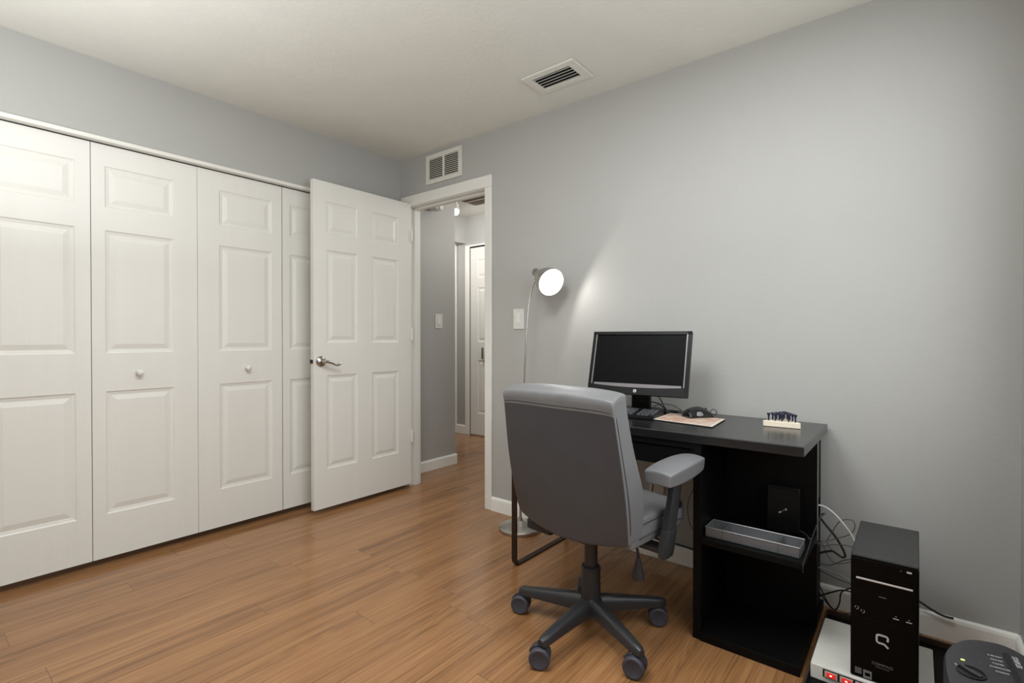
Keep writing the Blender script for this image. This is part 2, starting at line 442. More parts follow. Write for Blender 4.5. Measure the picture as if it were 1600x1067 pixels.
# door at the end of the hall
d6 = empty('door_6', (-.92, 1.74, .012), 'far white panelled door at the end of the hall', 'door', kind='structure')
T = Matrix(((1, 0, 0, -.925), (0, -1, 0, 1.742), (0, 0, 1, .014), (0, 0, 0, 1)))
bm = bmesh.new()
panel_leaf(bm, .76, 2.115, .03, [(a, b, c, d) for a, b in ((.11, .34), (.43, .65)) for c, d in ((.24, .84), (1.05, 1.66), (1.77, 1.98))], T, both=False)
obj('door_leaf', bm, M['door'], d6)
boxes('edge_gap', M['dark'], d6, [(-.936, -.925, 1.741, 1.749, .01, 2.14), (-.936, -.16, 1.741, 1.749, 2.129, 2.147)])
boxes('latch_plate', M['steel'], d6, [(-.722, -.695, 1.700, 1.712, .87, 1.0)], .003)

# ------------------------------------------------------------------ vents, switches, outlet
v = empty('wall_vent', (.477, 0, 2.305), 'white two part louvred air grille high above the doorway', 'vent')
x0, x1, z0, z1 = .299, .656, 2.203, 2.408
boxes('backing', M['ventdk'], v, [(x0 + .01, x1 - .01, -.003, -.0005, z0 + .01, z1 - .01)])
bm = bmesh.new(); frame_ring(bm, lambda a, b, d: Vector((a, d, b)), (x0, x1, z0, z1), (x0 + .032, x1 - .032, z0 + .03, z1 - .03), -.001, -.012); box(bm, .470, .486, -.011, -.001, z0 + .0301, z1 - .0301)
obj('vent_frame', bm, M['ventwhite'], v, bevel=.002)
for k in range(11):
    z = z0 + .036 + k * .0133
    bm = bmesh.new()
    for xa, xb in ((x0 + .032, .470), (.486, x1 - .032)):
        box(bm, xa, xb, -.001, .001, -.0037, .0037, Matrix.Translation((0, -.007, z)) @ Matrix.Rotation(R(-38), 4, 'X'))
    obj('louvre', bm, M['ventwhite'], v)
v = empty('ceiling_vent', (1.615, -.30, CZ), 'white rectangular louvred register set in the bedroom ceiling', 'vent')
x0, x1, y0, y1 = 1.458, 1.770, -.398, -.197
boxes('backing', M['ventdk'], v, [(x0 + .02, x1 - .02, y0 + .02, y1 - .02, CZ - .003, CZ - .0005)])
bm = bmesh.new(); frame_ring(bm, lambda a, b, d: Vector((a, b, CZ - d)), (x0, x1, y0, y1), (x0 + .045, x1 - .045, y0 + .04, y1 - .04), .001, .012)
obj('vent_frame', bm, M['ventwhite'], v, bevel=.003)
for k in range(5):
    y = y0 + .052 + k * .0245
    bm = bmesh.new(); box(bm, x0 + .045, x1 - .045, -.0085, .0085, -.0008, .0008, Matrix.Translation((0, y, CZ - .009)) @ Matrix.Rotation(R(28), 4, 'X'))
    obj('louvre', bm, M['ventwhite'], v)
v = empty('hall_return_vent', (-.2, 1.3, HZ), 'brown slatted return air vent in the hall ceiling', 'vent')
x0, x1, y0, y1 = -.55, .2, 1.157, 1.43
bm = bmesh.new(); frame_ring(bm, lambda a, b, d: Vector((a, b, HZ - d)), (x0 - .03, x1 + .03, y0 - .03, y1 + .03), (x0, x1, y0, y1), .001, .012); box(bm, x0 + .001, x1 - .001, 1.275, 1.288, HZ - .011, HZ - .001)
obj('vent_frame', bm, M['ventwhite'], v)
boxes('filter', M['ventbrown'], v, [(x0, x1, y0, y1, HZ - .004, HZ - .0005)])
for k in range(16):
    y = y0 + .006 + k * .0168
    boxes('slat', M['ventbrown'], v, [(x0, x1, y, y + .008, HZ - .010, HZ - .004)])

def light_switch(loc, right, label):
    s = empty('light_switch', loc, label, 'light switch')
    T = frame_T(loc, right, (0, 0, 1))
    bm = bmesh.new(); box(bm, -.041, .041, -.062, .062, .0005, .006, T); obj('face_plate', bm, M['switchpl'], s, bevel=.004)
    bm = bmesh.new(); box(bm, -.0175, .0175, -.035, .035, .006, .0085, T); rk = obj('rocker', bm, M['white'], s, bevel=.002)
    bm = bmesh.new(); box(bm, -.013, .013, -.024, -.019, .0085, .011, T); obj('dimmer_slide', bm, M['switchpl'], rk)
    return s
light_switch((1.139, 0, 1.225), (1, 0, 0), 'white rocker switch plate beside the floor lamp stem')
light_switch((-.127, .508, 1.25), (0, 1, 0), 'white rocker switch plate on the hall wall beyond the doorway')
o = empty('wall_outlet', (2.04, 0, .385), 'grey wall outlet plate under the desk with a black plug', 'outlet')
boxes('face_plate', M['switchpl'], o, [(1.985, 2.065, -.006, -.0005, .325, .44)], .003)
bm = bmesh.new(); box(bm, 2.004, 2.034, -.030, -.006, .385, .415); obj('plug', bm, M['rubber'], o, bevel=.004)

# hall track light
t = empty('track_light', (-.345, .86, HZ), 'white ceiling track light in the hall with a glowing bulb', 'ceiling light')
boxes('track_bar', M['trim'], t, [(-.365, -.325, .62, 1.10, HZ - .022, HZ - .001)], .003)
def lamp_head(p, aim, on):
    p = Vector(p); aim = Vector(aim).normalized()
    T = Matrix.Translation(p) @ aim.to_track_quat('Z', 'Y').to_matrix().to_4x4()
    bm = bmesh.new(); lathe(bm, [(.012, -.055), (.024, -.05), (.027, -.02), (.03, .012), (.028, .012), (.022, -.03)], 20, T, cap=False)
    h = obj('lamp_head', bm, M['trim'], t, smooth=True)
    bm = bmesh.new(); lathe(bm, [(.001, .062), (.018, .056), (.029, .036), (.028, .010), (.020, -.01), (.001, -.012)], 20, T)
    obj('bulb', bm, M['bulb'], h, smooth=True)
    bm = bmesh.new(); tube(bm, [p - aim * .05, (p.x, p.y, HZ - .02)], .006, 8); obj('stem', bm, M['trim'], h)
lamp_head((-.345, .935, 2.325), (.12, -.2, -.95), True)
# frosted glass shade hanging just beyond the door head
g = empty('glass_ceiling_light', (-.056, .412, HZ), 'scalloped frosted glass light shade just behind the door head', 'ceiling light')
bm = bmesh.new()
prof = [(.012, .0), (.034, -.012), (.052, -.04), (.058, -.075), (.058, -.10), (.050, -.118), (.026, -.127), (.001, -.129)]
rings = []
GX, GY, GZ = -.056, .412, 2.286
for r, z in prof:
    rings.append([Vector((GX + r * (1 + .07 * math.cos(8 * 2 * math.pi * k / 48)) * math.cos(2 * math.pi * k / 48), GY + r * (1 + .07 * math.cos(8 * 2 * math.pi * k / 48)) * math.sin(2 * math.pi * k / 48), GZ + z)) for k in range(48)])
ring_loft(bm, rings); obj('shade', bm, M['shadeglass'], g, smooth=True)
bm = bmesh.new(); tube(bm, [(GX, GY, GZ - .005), (GX, GY, HZ - .015)], .007, 10); obj('stem', bm, M['steel'], g, smooth=True)
bm = bmesh.new(); lathe(bm, [(.05, 0), (.05, -.015), (.032, -.022)], 24, Matrix.Translation((GX, GY, HZ - .001))); obj('canopy', bm, M['steel'], g, smooth=True)

# ------------------------------------------------------------------ desk
dk = empty('desk', (2.13, -.30, 0), 'black wooden desk with open shelf unit and metal sled leg', 'desk')
boxes('desktop', M['deskblk'], dk, [(1.516, 2.765, -.582, -.022, .722, .756)], .003)
boxes('side_panel', M['deskside'], dk, [(2.405, 2.434, -.574, -.03, 0, .722)], .002)
boxes('back_panel', M['deskside'], dk, [(2.434, 2.760, -.262, -.245, .03, .722)], .0015)
boxes('edge_highlight', M['edge'], dk, [(2.7602, 2.7622, -.262, -.245, .35, .720)])  # highlight on the panel edge, put in as a light grey strip
boxes('cable_panel', M['deskside'], dk, [(2.434, 2.742, -.05, -.03, 0, .722), (2.725, 2.742, -.245, -.05, .0, .37), (2.725, 2.742, -.245, -.05, .46, .722)], .0015)
boxes('shelf', M['deskside'], dk, [(2.434, 2.760, -.572, -.262, .352, .374)], .0015)
boxes('base_board', M['deskside'], dk, [(2.434, 2.755, -.580, -.03, 0, .032)], .002)
dr = boxes('drawer', M['deskside'], dk, [(1.555, 2.400, -.566, -.548, .622, .692)], .002)
boxes('drawer_box', M['deskside'], dr, [(1.57, 2.39, -.548, -.12, .632, .69)])
boxes('apron', M['deskside'], dk, [(1.53, 2.405, -.574, -.55, .698, .722), (2.396, 2.405, -.57, -.10, .60, .722), (1.545, 1.555, -.56, -.10, .60, .722)], .001)
bm = bmesh.new()
# sled leg: a flat bar bent into a loop with rounded corners
ly = [(-.535, .722), (-.535, .06)] + [(-.535 + .03 - .03 * math.cos(a), .0345 - .03 * math.sin(a)) for a in (0, .4, .8, 1.2, 1.57)] + [(-.10, .0045)] + [(-.10 + .03 * math.sin(a), .0345 - .03 * math.cos(a)) for a in (.4, .8, 1.2, 1.57)] + [(-.07, .722)]
n = len(ly)
rings = []
for i, (y, z) in enumerate(ly):
    a = Vector(ly[max(i - 1, 0)]); b = Vector(ly[min(i + 1, n - 1)]); d = (b - a).normalized(); nn = Vector((-d.y, d.x)) * .0045
    rings.append([(1.515, y + nn.x, z + nn.y), (1.543, y + nn.x, z + nn.y), (1.543, y - nn.x, z - nn.y), (1.515, y - nn.x, z - nn.y)])
ring_loft(bm, rings)
obj('sled_leg', bm, M['leg'], dk)

# ------------------------------------------------------------------ monitor
MC = Vector((2.041, -.262, .995)); my, mt = .091, .274; mw, mh = .470, .300
r_ = Vector((math.cos(my), math.sin(my), 0)); f_ = Vector((math.sin(my), -math.cos(my), 0))
u_ = Vector((0, 0, 1)) * math.cos(mt) - f_ * math.sin(mt)
MT = frame_T(MC, r_, u_)                      # local x across, y up, z towards the viewer
mn = empty('computer_monitor', (2.03, -.17, .756), 'wide black flat computer monitor, switched off, on the desk', 'monitor')
bm = bmesh.new()
box(bm, -mw / 2, mw / 2, -mh / 2, mh / 2, -.022, -.004, MT)
box(bm, -mw / 2 + .03, mw / 2 - .03, -mh / 2 + .03, mh / 2 - .03, -.045, -.022, MT)
obj('case', bm, M['bezel'], mn, bevel=.005)
bz = .0165
bm = bmesh.new()
box(bm, -mw / 2, mw / 2, mh / 2 - .015, mh / 2, -.006, .003, MT); box(bm, -mw / 2, -mw / 2 + bz, -mh / 2, mh / 2, -.006, .003, MT)
box(bm, mw / 2 - bz, mw / 2, -mh / 2, mh / 2, -.006, .003, MT)
N_ = 16
lowx = [-mw / 2 + (mw * i / N_) for i in range(N_ + 1)]
top_ = [(x, -mh / 2 + .043 - .010 * (1 - (2 * x / mw) ** 2)) for x in lowx]
rings = [[MT @ Vector(p) for p in ((x, -mh / 2, -.006), (x, zt, -.006), (x, zt, .002), (x, -mh / 2, .004))] for x, zt in top_]
ring_loft(bm, rings)
bzo = obj('bezel', bm, M['bezel'], mn)
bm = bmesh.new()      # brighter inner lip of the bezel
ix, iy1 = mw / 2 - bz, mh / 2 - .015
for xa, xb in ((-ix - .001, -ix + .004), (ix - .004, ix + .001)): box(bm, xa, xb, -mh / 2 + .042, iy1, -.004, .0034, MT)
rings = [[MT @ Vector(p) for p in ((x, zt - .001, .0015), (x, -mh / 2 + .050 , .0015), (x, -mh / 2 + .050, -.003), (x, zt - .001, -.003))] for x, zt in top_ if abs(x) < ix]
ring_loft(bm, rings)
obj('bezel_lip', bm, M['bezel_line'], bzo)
bm = bmesh.new(); box(bm, -ix, ix, -mh / 2 + .04, iy1, -.008, -.0035, MT); obj('screen', bm, M['screen'], mn)
bm = bmesh.new(); lathe(bm, [(.001, 0), (.0075, 0), (.0075, .0008), (.001, .0012)], 20, MT @ Matrix.Translation((0, -mh / 2 + .017, .0032))); lg = obj('maker_badge', bm, M['logo'], bzo)
text('badge_letters', 'hp', .011, MT @ Matrix.Translation((0, -mh / 2 + .0175, .0046)), M['bezel'], lg, .0002)
bm = bmesh.new()
box(bm, 1.970, 2.062, -.180, -.150, .768, .90); obj('stand_neck', bm, M['bezel'], mn, bevel=.006)
bm = bmesh.new()
prism(bm, [(2.025 + .105 * math.cos(a), -.155 + .085 * math.sin(a)) for a in [2 * math.pi * k / 40 for k in range(40)]], .757, .769)
obj('stand_foot', bm, M['bezel'], mn, bevel=.003)

# ------------------------------------------------------------------ keyboard with keys
kr = empty('keyboard', (1.95, -.330, .7565), 'black computer keyboard lying before the monitor stand', 'keyboard', rz=R(4))
KW, KD = .43, .145
def kz(y): return .012 + (y + KD / 2) / KD * .016           # the deck rises to the rear
bm = bmesh.new()
ring_loft(bm, [[(x, -KD / 2, 0), (x, KD / 2, 0), (x, KD / 2, kz(KD / 2) + .002), (x, KD / 2 - .02, kz(KD / 2 - .02) + .003), (x, -KD / 2 + .012, kz(-KD / 2 + .012)), (x, -KD / 2, .008)] for x in (-KW / 2, KW / 2)])
obj('keyboard_body', bm, M['bezel'], kr, bevel=.002, world=False)
tilt = math.atan(.016 / KD)
kbm = bmesh.new()
ring_loft(kbm, [[(-.0078, -.0075, 0), (.0078, -.0075, 0), (.0078, .0075, 0), (-.0078, .0075, 0)], [(-.0062, -.006, .007), (.0062, -.006, .007), (.0062, .006, .007), (-.0062, .006, .007)]])
bmesh.ops.recalc_face_normals(kbm, faces=kbm.faces)
kme = bpy.data.meshes.new('key'); kbm.to_mesh(kme); kbm.free(); kme.materials.append(M['key'])
key0 = None
cnt = 0
for row in range(5):
    y = -KD / 2 + .030 + row * .0188
    cols_ = list(range(22)) if row else [0, 1, 2, 5, 9, 10, 11, 12, 14, 15, 16, 18, 19, 20]
    for c in cols_:
        if c in (13,) and row: continue
        if c in (17,) : continue
        x = KW / 2 - .018 - (21 - c) * .0187
        if key0 is None: key0 = link('key', kme, kr); k = key0
        else: k = key0.copy(); COL.objects.link(k)
        k.location = (x, y, kz(y) - .001); k.rotation_euler = (tilt, 0, 0)
        k.scale = (5.0 if (row == 0 and c == 5) else 1, 1, 1)
        cnt += 1
# ------------------------------------------------------------------ mouse pad, mouse
pd = empty('mouse_pad', (2.29, -.28, .756), 'thin tan and pink photo mouse pad under the mouse', 'mouse pad')
pc = [(2.168, -.380), (2.423, -.412), (2.408, -.187), (2.158, -.160)]
bm = bmesh.new(); prism(bm, pc, .7565, .7605); obj('pad_base', bm, M['rubber'], pd)
bm = bmesh.new(); prism(bm, pc, .7606, .7615); obj('pad_border', bm, M['padedge'], pd)
cpx = sum(p[0] for p in pc) / 4; cpy = sum(p[1] for p in pc) / 4
bm = bmesh.new(); prism(bm, [(cpx + (x - cpx) * .9, cpy + (y - cpy) * .88) for x, y in pc], .7616, .7622); obj('pad_picture', bm, M['pad'], pd)
ms = empty('computer_mouse', (2.30, -.21, .7625), 'small glossy black computer mouse on the pad', 'mouse', rz=R(-38))
xs = [-1, -.85, -.4, 0, .4, .85, 1]; ys = [-1, -.9, -.5, 0, .5, .9, 1]; zs = [0, .25, .7, 1]
def mfn(u, v, w):
    wx = .034 * (1 - .16 * math.cos(v * 2.4)) * (1 - .15 * v * v)
    ht = .049 * (1 - .45 * max(0, v + .1) ** 2 - .38 * max(0, -v - .1) ** 2) * (1 - .28 * u * u)
    return Vector((u * wx * (1.04 - .34 * w * w), v * .060 * (1 - .06 * w), w * ht))
bm = bmesh.new(); gridbox(bm, xs, ys, zs, mfn); mb = obj('mouse_shell', bm, M['mouse'], ms, sub=2, world=False)
bm = bmesh.new()
gridbox(bm, [-1, 0, 1], [-1, -.5, 0, .5, 1], [-1, 0, 1], lambda u, v, w: Vector((.0262 - .0045 * v * v + .0035 * u - .003 * w, v * .026 - .010, .0170 + w * .010 * (1 - .5 * v * v))))
obj('side_grip', bm, M['mousegrey'], ms, sub=2, world=False)
bm = bmesh.new(); lathe(bm, [(.001, -.004), (.007, -.004), (.008, 0), (.007, .004), (.001, .004)], 16, Matrix.Translation((0, .036, .0315)) @ Matrix.Rotation(R(90), 4, 'Y')); obj('scroll_wheel', bm, M['rubber'], ms, world=False)
bm = bmesh.new(); tube(bm, smooth_path([(2.333, -.168, .775), (2.338, -.155, .783), (2.338, -.135, .790), (2.352, -.125, .786), (2.345, -.11, .765), (2.30, -.06, .760), (2.22, -.04, .7595)], 6), .0016, 8); obj('mouse_cord', bm, M['cord'], ms, smooth=True)

# ------------------------------------------------------------------ peg game: triangular block and tees
bx, by = 2.630, -.190; side = .145
rot = R(4)
def trip(px, py): return (bx + px * math.cos(rot) - py * math.sin(rot), by + px * math.sin(rot) + py * math.cos(rot))
hgt = side * .866
cr = [(-side / 2, -hgt / 3), (side / 2, -hgt / 3), (0, 2 * hgt / 3)]
poly = []
for i, (px, py) in enumerate(cr):          # rounded corners
    a = Vector(cr[i - 1]) - Vector((px, py)); b = Vector(cr[(i + 1) % 3]) - Vector((px, py))
    p0 = Vector((px, py)) + a.normalized() * .018; p2 = Vector((px, py)) + b.normalized() * .018
    for s in range(6):
        q = s / 5; w = p0 * (1 - q) ** 2 + Vector((px, py)) * 2 * q * (1 - q) + p2 * q * q
        poly.append(trip(w.x, w.y))
pb = empty('peg_game_board', (bx, by, .7565), 'triangular pale wood peg game board on the desk corner', 'game board')
bm = bmesh.new(); prism(bm, poly, .7567, .7785); bd = obj('wood_block', bm, M['woodblock'], pb, bevel=.002)
tb = bmesh.new(); lathe(tb, [(.0010, 0), (.0030, .001), (.0031, .016), (.0042, .021), (.0072, .027), (.0072, .0295), (.001, .028)], 14)
bmesh.ops.recalc_face_normals(tb, faces=tb.faces)
tme = bpy.data.meshes.new('golf_tee'); tb.to_mesh(tme); tb.free(); tme.materials.append(M['tee'])
for p in tme.polygons: p.use_smooth = True
t0 = None
for rI in range(5):
    for cI in range(5 - rI):
        if rI == 1 and cI == 2: continue                     # the empty hole
        px = (cI - (4 - rI) / 2) * .0235; py = -hgt / 3 + .018 + rI * .0203
        if t0 is None: t0 = link('golf_tee', tme); tg = t0
        else: tg = t0.copy(); COL.objects.link(tg)
        tag(tg, 'navy blue golf tee standing upright in the pale wood peg board', 'golf tee', 'golf tees in the peg game board')
        tg.location = (*trip(px, py), .7786)

# ------------------------------------------------------------------ things on the shelf
og = empty('mesh_desk_organizer', (2.585, -.475, .374), 'long silver wire mesh tray with dividers on the desk shelf', 'desk organizer')
X0, X1, Y0, Y1, Z0, Z1 = 2.440, 2.748, -.542, -.446, .3748, .410
def wallbox(bm, a, b): box(bm, min(a[0], b[0]), max(a[0], b[0]), min(a[1], b[1]), max(a[1], b[1]), min(a[2], b[2]), max(a[2], b[2]))
wt = .0012
bm = bmesh.new()
box(bm, X0, X1, Y0, Y1, Z0, Z0 + wt); box(bm, X0, X1, Y0, Y0 + wt, Z0, Z1); box(bm, X0, X1, Y1 - wt, Y1, Z0, Z1); box(bm, X0, X0 + wt, Y0, Y1, Z0, Z1); box(bm, X1 - wt, X1, Y0, Y1, Z0, Z1)
obj('mesh_tray', bm, M['mesh'], og)
for xd in (2.498, 2.682):
    boxes('divider', M['mesh'], og, [(xd, xd + wt, Y0, Y1, Z0, Z1 - .003)])
bm = bmesh.new()
for a, b in (((X0, Y0), (X1, Y0)), ((X1, Y0), (X1, Y1)), ((X1, Y1), (X0, Y1)), ((X0, Y1), (X0, Y0))): tube(bm, [(*a, Z1), (*b, Z1)], .0016, 6)
obj('wire_rim', bm, M['meshrim'], og)
hd = empty('external_drive', (2.655, -.285, .374), 'black upright hard drive box with a tiny silver mark on the shelf', 'hard drive')
HT = frame_T((2.655, -.303, .455), (1, .06, 0), (0, .08, 1))
bm = bmesh.new()
gridbox(bm, [-1, -.9, 0, .9, 1], [-1, -.92, 0, .92, 1], [-1, 0, 1], lambda u, v, w: HT @ Vector((u * .056, v * .080, w * .016)))
hb = obj('drive_case', bm, M['hdd'], hd, bevel=.004)
bm = bmesh.new(); gridbox(bm, [-1, -.9, 0, .9, 1], [-1, 0, 1], [-1, 0, 1], lambda u, v, w: HT @ Vector((u * .056, .083 + v * .006 - .003 * u * u * 0, -.004 + w * .019)))
obj('top_ridge', bm, M['hdd'], hd, bevel=.004)
bm = bmesh.new()
for (a, b, rr) in ((-.011, -.008, .003), (-.006, -.005, .0025), (.010, .006, .0035), (.002, .001, .0015)):
    lathe(bm, [(.0003, 0), (rr, 0), (rr, .0006), (.0003, .0007)], 10, HT @ Matrix.Translation((a, b, .0164)))
obj('silver_mark', bm, M['logo'], hb)

# ------------------------------------------------------------------ cords
def cord(name, pts, r, m, label, cat='cable', flat=None, k=6):
    bm = bmesh.new(); tube(bm, smooth_path(pts, k), r, 8, flat=flat)
    o = obj(name, bm, m, None, smooth=True); tag(o, label, cat); return o
cord('white_cable', [(2.735, -.16, .452), (2.763, -.15, .453), (2.795, -.15, .437), (2.827, -.15, .405), (2.863, -.15, .353), (2.88, -.17, .30), (2.89, -.21, .26)], .0032, M['cordwhite'], 'white cable arching from the desk back down behind the tower')
cord('looped_cable', [(2.690, -.276, .384), (2.722, -.290, .378), (2.748, -.335, .3775), (2.767, -.29, .352), (2.774, -.20, .330), (2.804, -.13, .327), (2.846, -.13, .352), (2.866, -.13, .381), (2.862, -.13, .41), (2.835, -.13, .409), (2.814, -.13, .392), (2.793, -.13, .349), (2.776, -.13, .305), (2.80, -.12, .27)], .0016, M['cordgrey'], 'thin grey cable making a loop beside the tower top')
cord('power_cable', [(2.735, -.13, .405), (2.749, -.12, .397), (2.771, -.12, .371), (2.803, -.12, .333), (2.826, -.12, .294), (2.836, -.12, .266), (2.826, -.12, .258), (2.81, -.12, .266), (2.793, -.12, .273), (2.765, -.12, .262), (2.745, -.12, .25)], .0042, M['cord'], 'thick black power cable bent back sharply beside the tower')
cord('signal_cable', [(2.745, -.34, .378), (2.768, -.2, .312), (2.80, -.16, .313), (2.858, -.16, .321), (2.90, -.20, .315)], .0017, M['cordgrey'], 'thin grey cable running level from the shelf to the tower')
cord('sagging_cable', [(2.744, -.1, .205), (2.775, -.1, .206), (2.801, -.1, .218), (2.833, -.1, .242), (2.87, -.12, .262)], .0018, M['cordgrey'], 'thin grey cable rising gently toward the tower, low behind the desk')
cord('hanging_cable', [(2.744, -.08, .30), (2.766, -.08, .255), (2.777, -.08, .232), (2.799, -.08, .213), (2.827, -.08, .22), (2.87, -.1, .25)], .0015, M['cordgrey'], 'thin grey cable drooping in a shallow curve behind the desk end')
cord('pale_cable', [(2.744, -.1, .188), (2.765, -.1, .187), (2.791, -.1, .184), (2.823, -.1, .176), (2.875, -.11, .162)], .003, M['cordlight'], 'pale grey thicker cable low between desk and tower')
cord('network_cable', [(2.744, -.09, .174), (2.765, -.09, .168), (2.80, -.09, .158), (2.853, -.09, .149), (2.89, -.1, .14)], .002, M['cordgrey'], 'mid grey cable just under the pale one behind the tower')
cord('black_cable', [(2.744, -.12, .08), (2.757, -.12, .087), (2.793, -.12, .111), (2.831, -.12, .131), (2.875, -.12, .131)], .0032, M['cord'], 'black cable arching near the floor beside the desk base')
cord('tangled_cable', [(2.746, -.1, .09), (2.76, -.1, .073), (2.78, -.1, .048), (2.796, -.1, .036), (2.808, -.1, .044), (2.817, -.1, .073), (2.823, -.1, .113), (2.86, -.12, .15)], .0026, M['cord'], 'black cable dipping to the floor in a V beside the desk base')
cord('floor_cable', [(2.745, -.14, .14), (2.759, -.14, .121), (2.774, -.14, .088), (2.796, -.14, .058), (2.827, -.14, .047), (2.87, -.14, .066)], .0024, M['cord'], 'black cable falling steeply from the desk end to the stand')
cord('adapter_strap', [(2.748, -.07, .392), (2.766, -.10, .410), (2.776, -.35, .452), (2.764, -.54, .382), (2.7635, -.578, .372), (2.763, -.580, .346)], .002, M['strap'], 'flat dark strap slanting over the shelf end of the desk', flat=(.0006, .0022))
cord('outlet_cable', [(3.00, -.03, .15), (3.061, -.025, .123), (3.094, -.025, .106), (3.121, -.025, .095), (3.143, -.025, .0925), (3.157, -.025, .0935)], .0042, M['cord'], 'black cable lying on the baseboard right of the tower')
cord('drooping_cable', [(2.26, -.045, .60), (2.231, -.045, .416), (2.204, -.045, .341), (2.198, -.045, .278), (2.211, -.045, .22), (2.232, -.04, .188), (2.27, -.03, .13)], .0016, M['cord'], 'thin black cable hanging on the wall under the desk')
cord('baseboard_cable', [(2.02, -.012, .096), (2.06, -.012, .094), (2.103, -.014, .0965), (2.144, -.014, .095), (2.182, -.014, .0935), (2.23, -.018, .0925), (2.34, -.018, .0925)], .0042, M['cord'], 'black cable resting along the baseboard under the desk')
cord('plug_cord', [(2.019, -.028, .40), (2.019, -.032, .386), (2.017, -.03, .36), (2.010, -.025, .32), (2.02, -.03, .22), (2.04, -.02, .10)], .003, M['cord'], 'black cord dropping from the plug in the wall outlet')
cord('monitor_cable', [(2.03, -.20, .815), (2.05, -.12, .800), (2.078, -.1, .790), (2.104, -.1, .771), (2.126, -.1, .7600), (2.17, -.10, .7597)], .0028, M['cord'], 'black cable looping from under the monitor onto the desk')
cord('video_cable', [(2.095, -.20, .87), (2.100, -.13, .812), (2.112, -.12, .781), (2.128, -.11, .7615), (2.16, -.07, .7605)], .0026, M['cord'], 'short black cable dropping straight from the monitor to the desk')
cord('usb_cable', [(2.03, -.06, .770), (2.078, -.06, .786), (2.126, -.06, .784), (2.157, -.06, .771), (2.172, -.06, .7625), (2.150, -.06, .7585), (2.115, -.06, .7585)], .0016, M['cord'], 'thin black cable making a flat loop behind the mouse pad')

# ------------------------------------------------------------------ tower, power box, low stand
st = empty('low_stand', (2.95, -.4, 0), 'low black board on the floor under the grey box', 'stand')
boxes('stand_board', M['stand'], st, [(2.778, 3.150, -.70, -.135, 0, .028)], .002)
boxes('edge_strip', M['standrim'], st, [(2.776, 2.783, -.70, -.135, .0282, .046), (2.783, 3.150, -.142, -.135, .0282, .05)], .0015)
pw = empty('power_center', (2.94, -.43, .028), 'flat grey metal power box with red lit switches under the tower', 'power box')
boxes('metal_case', M['pcgrey'], pw, [(2.788, 3.094, -.600, -.270, .0285, .0755)], .003)
boxes('switch_panel', M['ventdk'], pw, [(2.822, 3.06, -.604, -.600, .046, .0705)], .004)
for k in range(5):
    x = 2.8275 + k * .040
    s = boxes('switch', M['switch_frame'], pw, [(x, x + .034, -.606, -.604, .0485, .068)], .0008)
    boxes('red_rocker', M['switch_red'], s, [(x + .005, x + .029, -.6085, -.606, .051, .0655)], .001)
    boxes('lamp_dot', M['glow_red'], s, [(x + .014, x + .020, -.6092, -.6085, .057, .0605)])
TX0, TX1, TY0, TY1, TZ0, TZ1 = 2.893, 3.057, -.590, -.235, .0765, .450
tw = empty('computer_tower', (2.975, -.41, TZ0), 'tall glossy black computer tower with a silver letter emblem', 'computer tower')
boxes('tower_shell', M['towerbody'], tw, [(TX0 + .002, TX1 - .002, TY0 + .012, TY1, TZ0, TZ1 - .003)], .003)
fp = boxes('front_panel', M['towerfront'], tw, [(TX0, TX1, TY0, TY0 + .022, TZ0, TZ1 - .008)], .004)
boxes('top_panel', M['towerbody'], tw, [(TX0, TX1, TY0 + .002, TY1, TZ1 - .0075, TZ1)], .003)
yf = TY0
bm = bmesh.new(); box(bm, TX0 + .014, TX1 - .014, yf - .003, yf, .378, .3835); obj('drive_strip', bm, M['silver'], tw, bevel=.0012)
for z in (.405, .3435, .262): boxes('drive_seam', M['stand'], tw, [(TX0 + .004, TX1 - .004, yf - .0006, yf, z, z + .0011)])
boxes('drive_label', M['logodim'], tw, [(2.963, 2.981, yf - .0007, yf, .3365, .339)])
bm = bmesh.new(); box(bm, 3.028, 3.040, yf - .002, yf, .427, .432); obj('power_button', bm, M['logo'], tw, bevel=.0008)
bm = bmesh.new(); lathe(bm, [(.0003, 0), (.0017, 0), (.0015, .001), (.0003, .0012)], 10, frame_T((3.015, yf, .429), (1, 0, 0), (0, 0, 1))); obj('indicator_light', bm, M['logodim'], tw)
for (x, z) in ((2.909, .288), (2.924, .281)):
    bm = bmesh.new()
    for a in range(8):
        if a % 3 == 2: continue
        T = frame_T((x, yf, z), (1, 0, 0), (0, 0, 1)) @ Matrix.Rotation(a * math.pi / 4, 4, 'Z')
        box(bm, .0038, .0052, -.001, .001, 0, .0006, T)
    obj('audio_jack', bm, M['logo'], tw)
for x, z in ((3.004, .2845), (3.034, .2845)):
    bm = bmesh.new(); box(bm, x - .007, x + .007, yf - .0008, yf, z - .001, z + .0012); box(bm, x - .0012, x + .0012, yf - .0008, yf, z + .006, z + .0075)
    obj('usb_port', bm, M['logo'], tw)
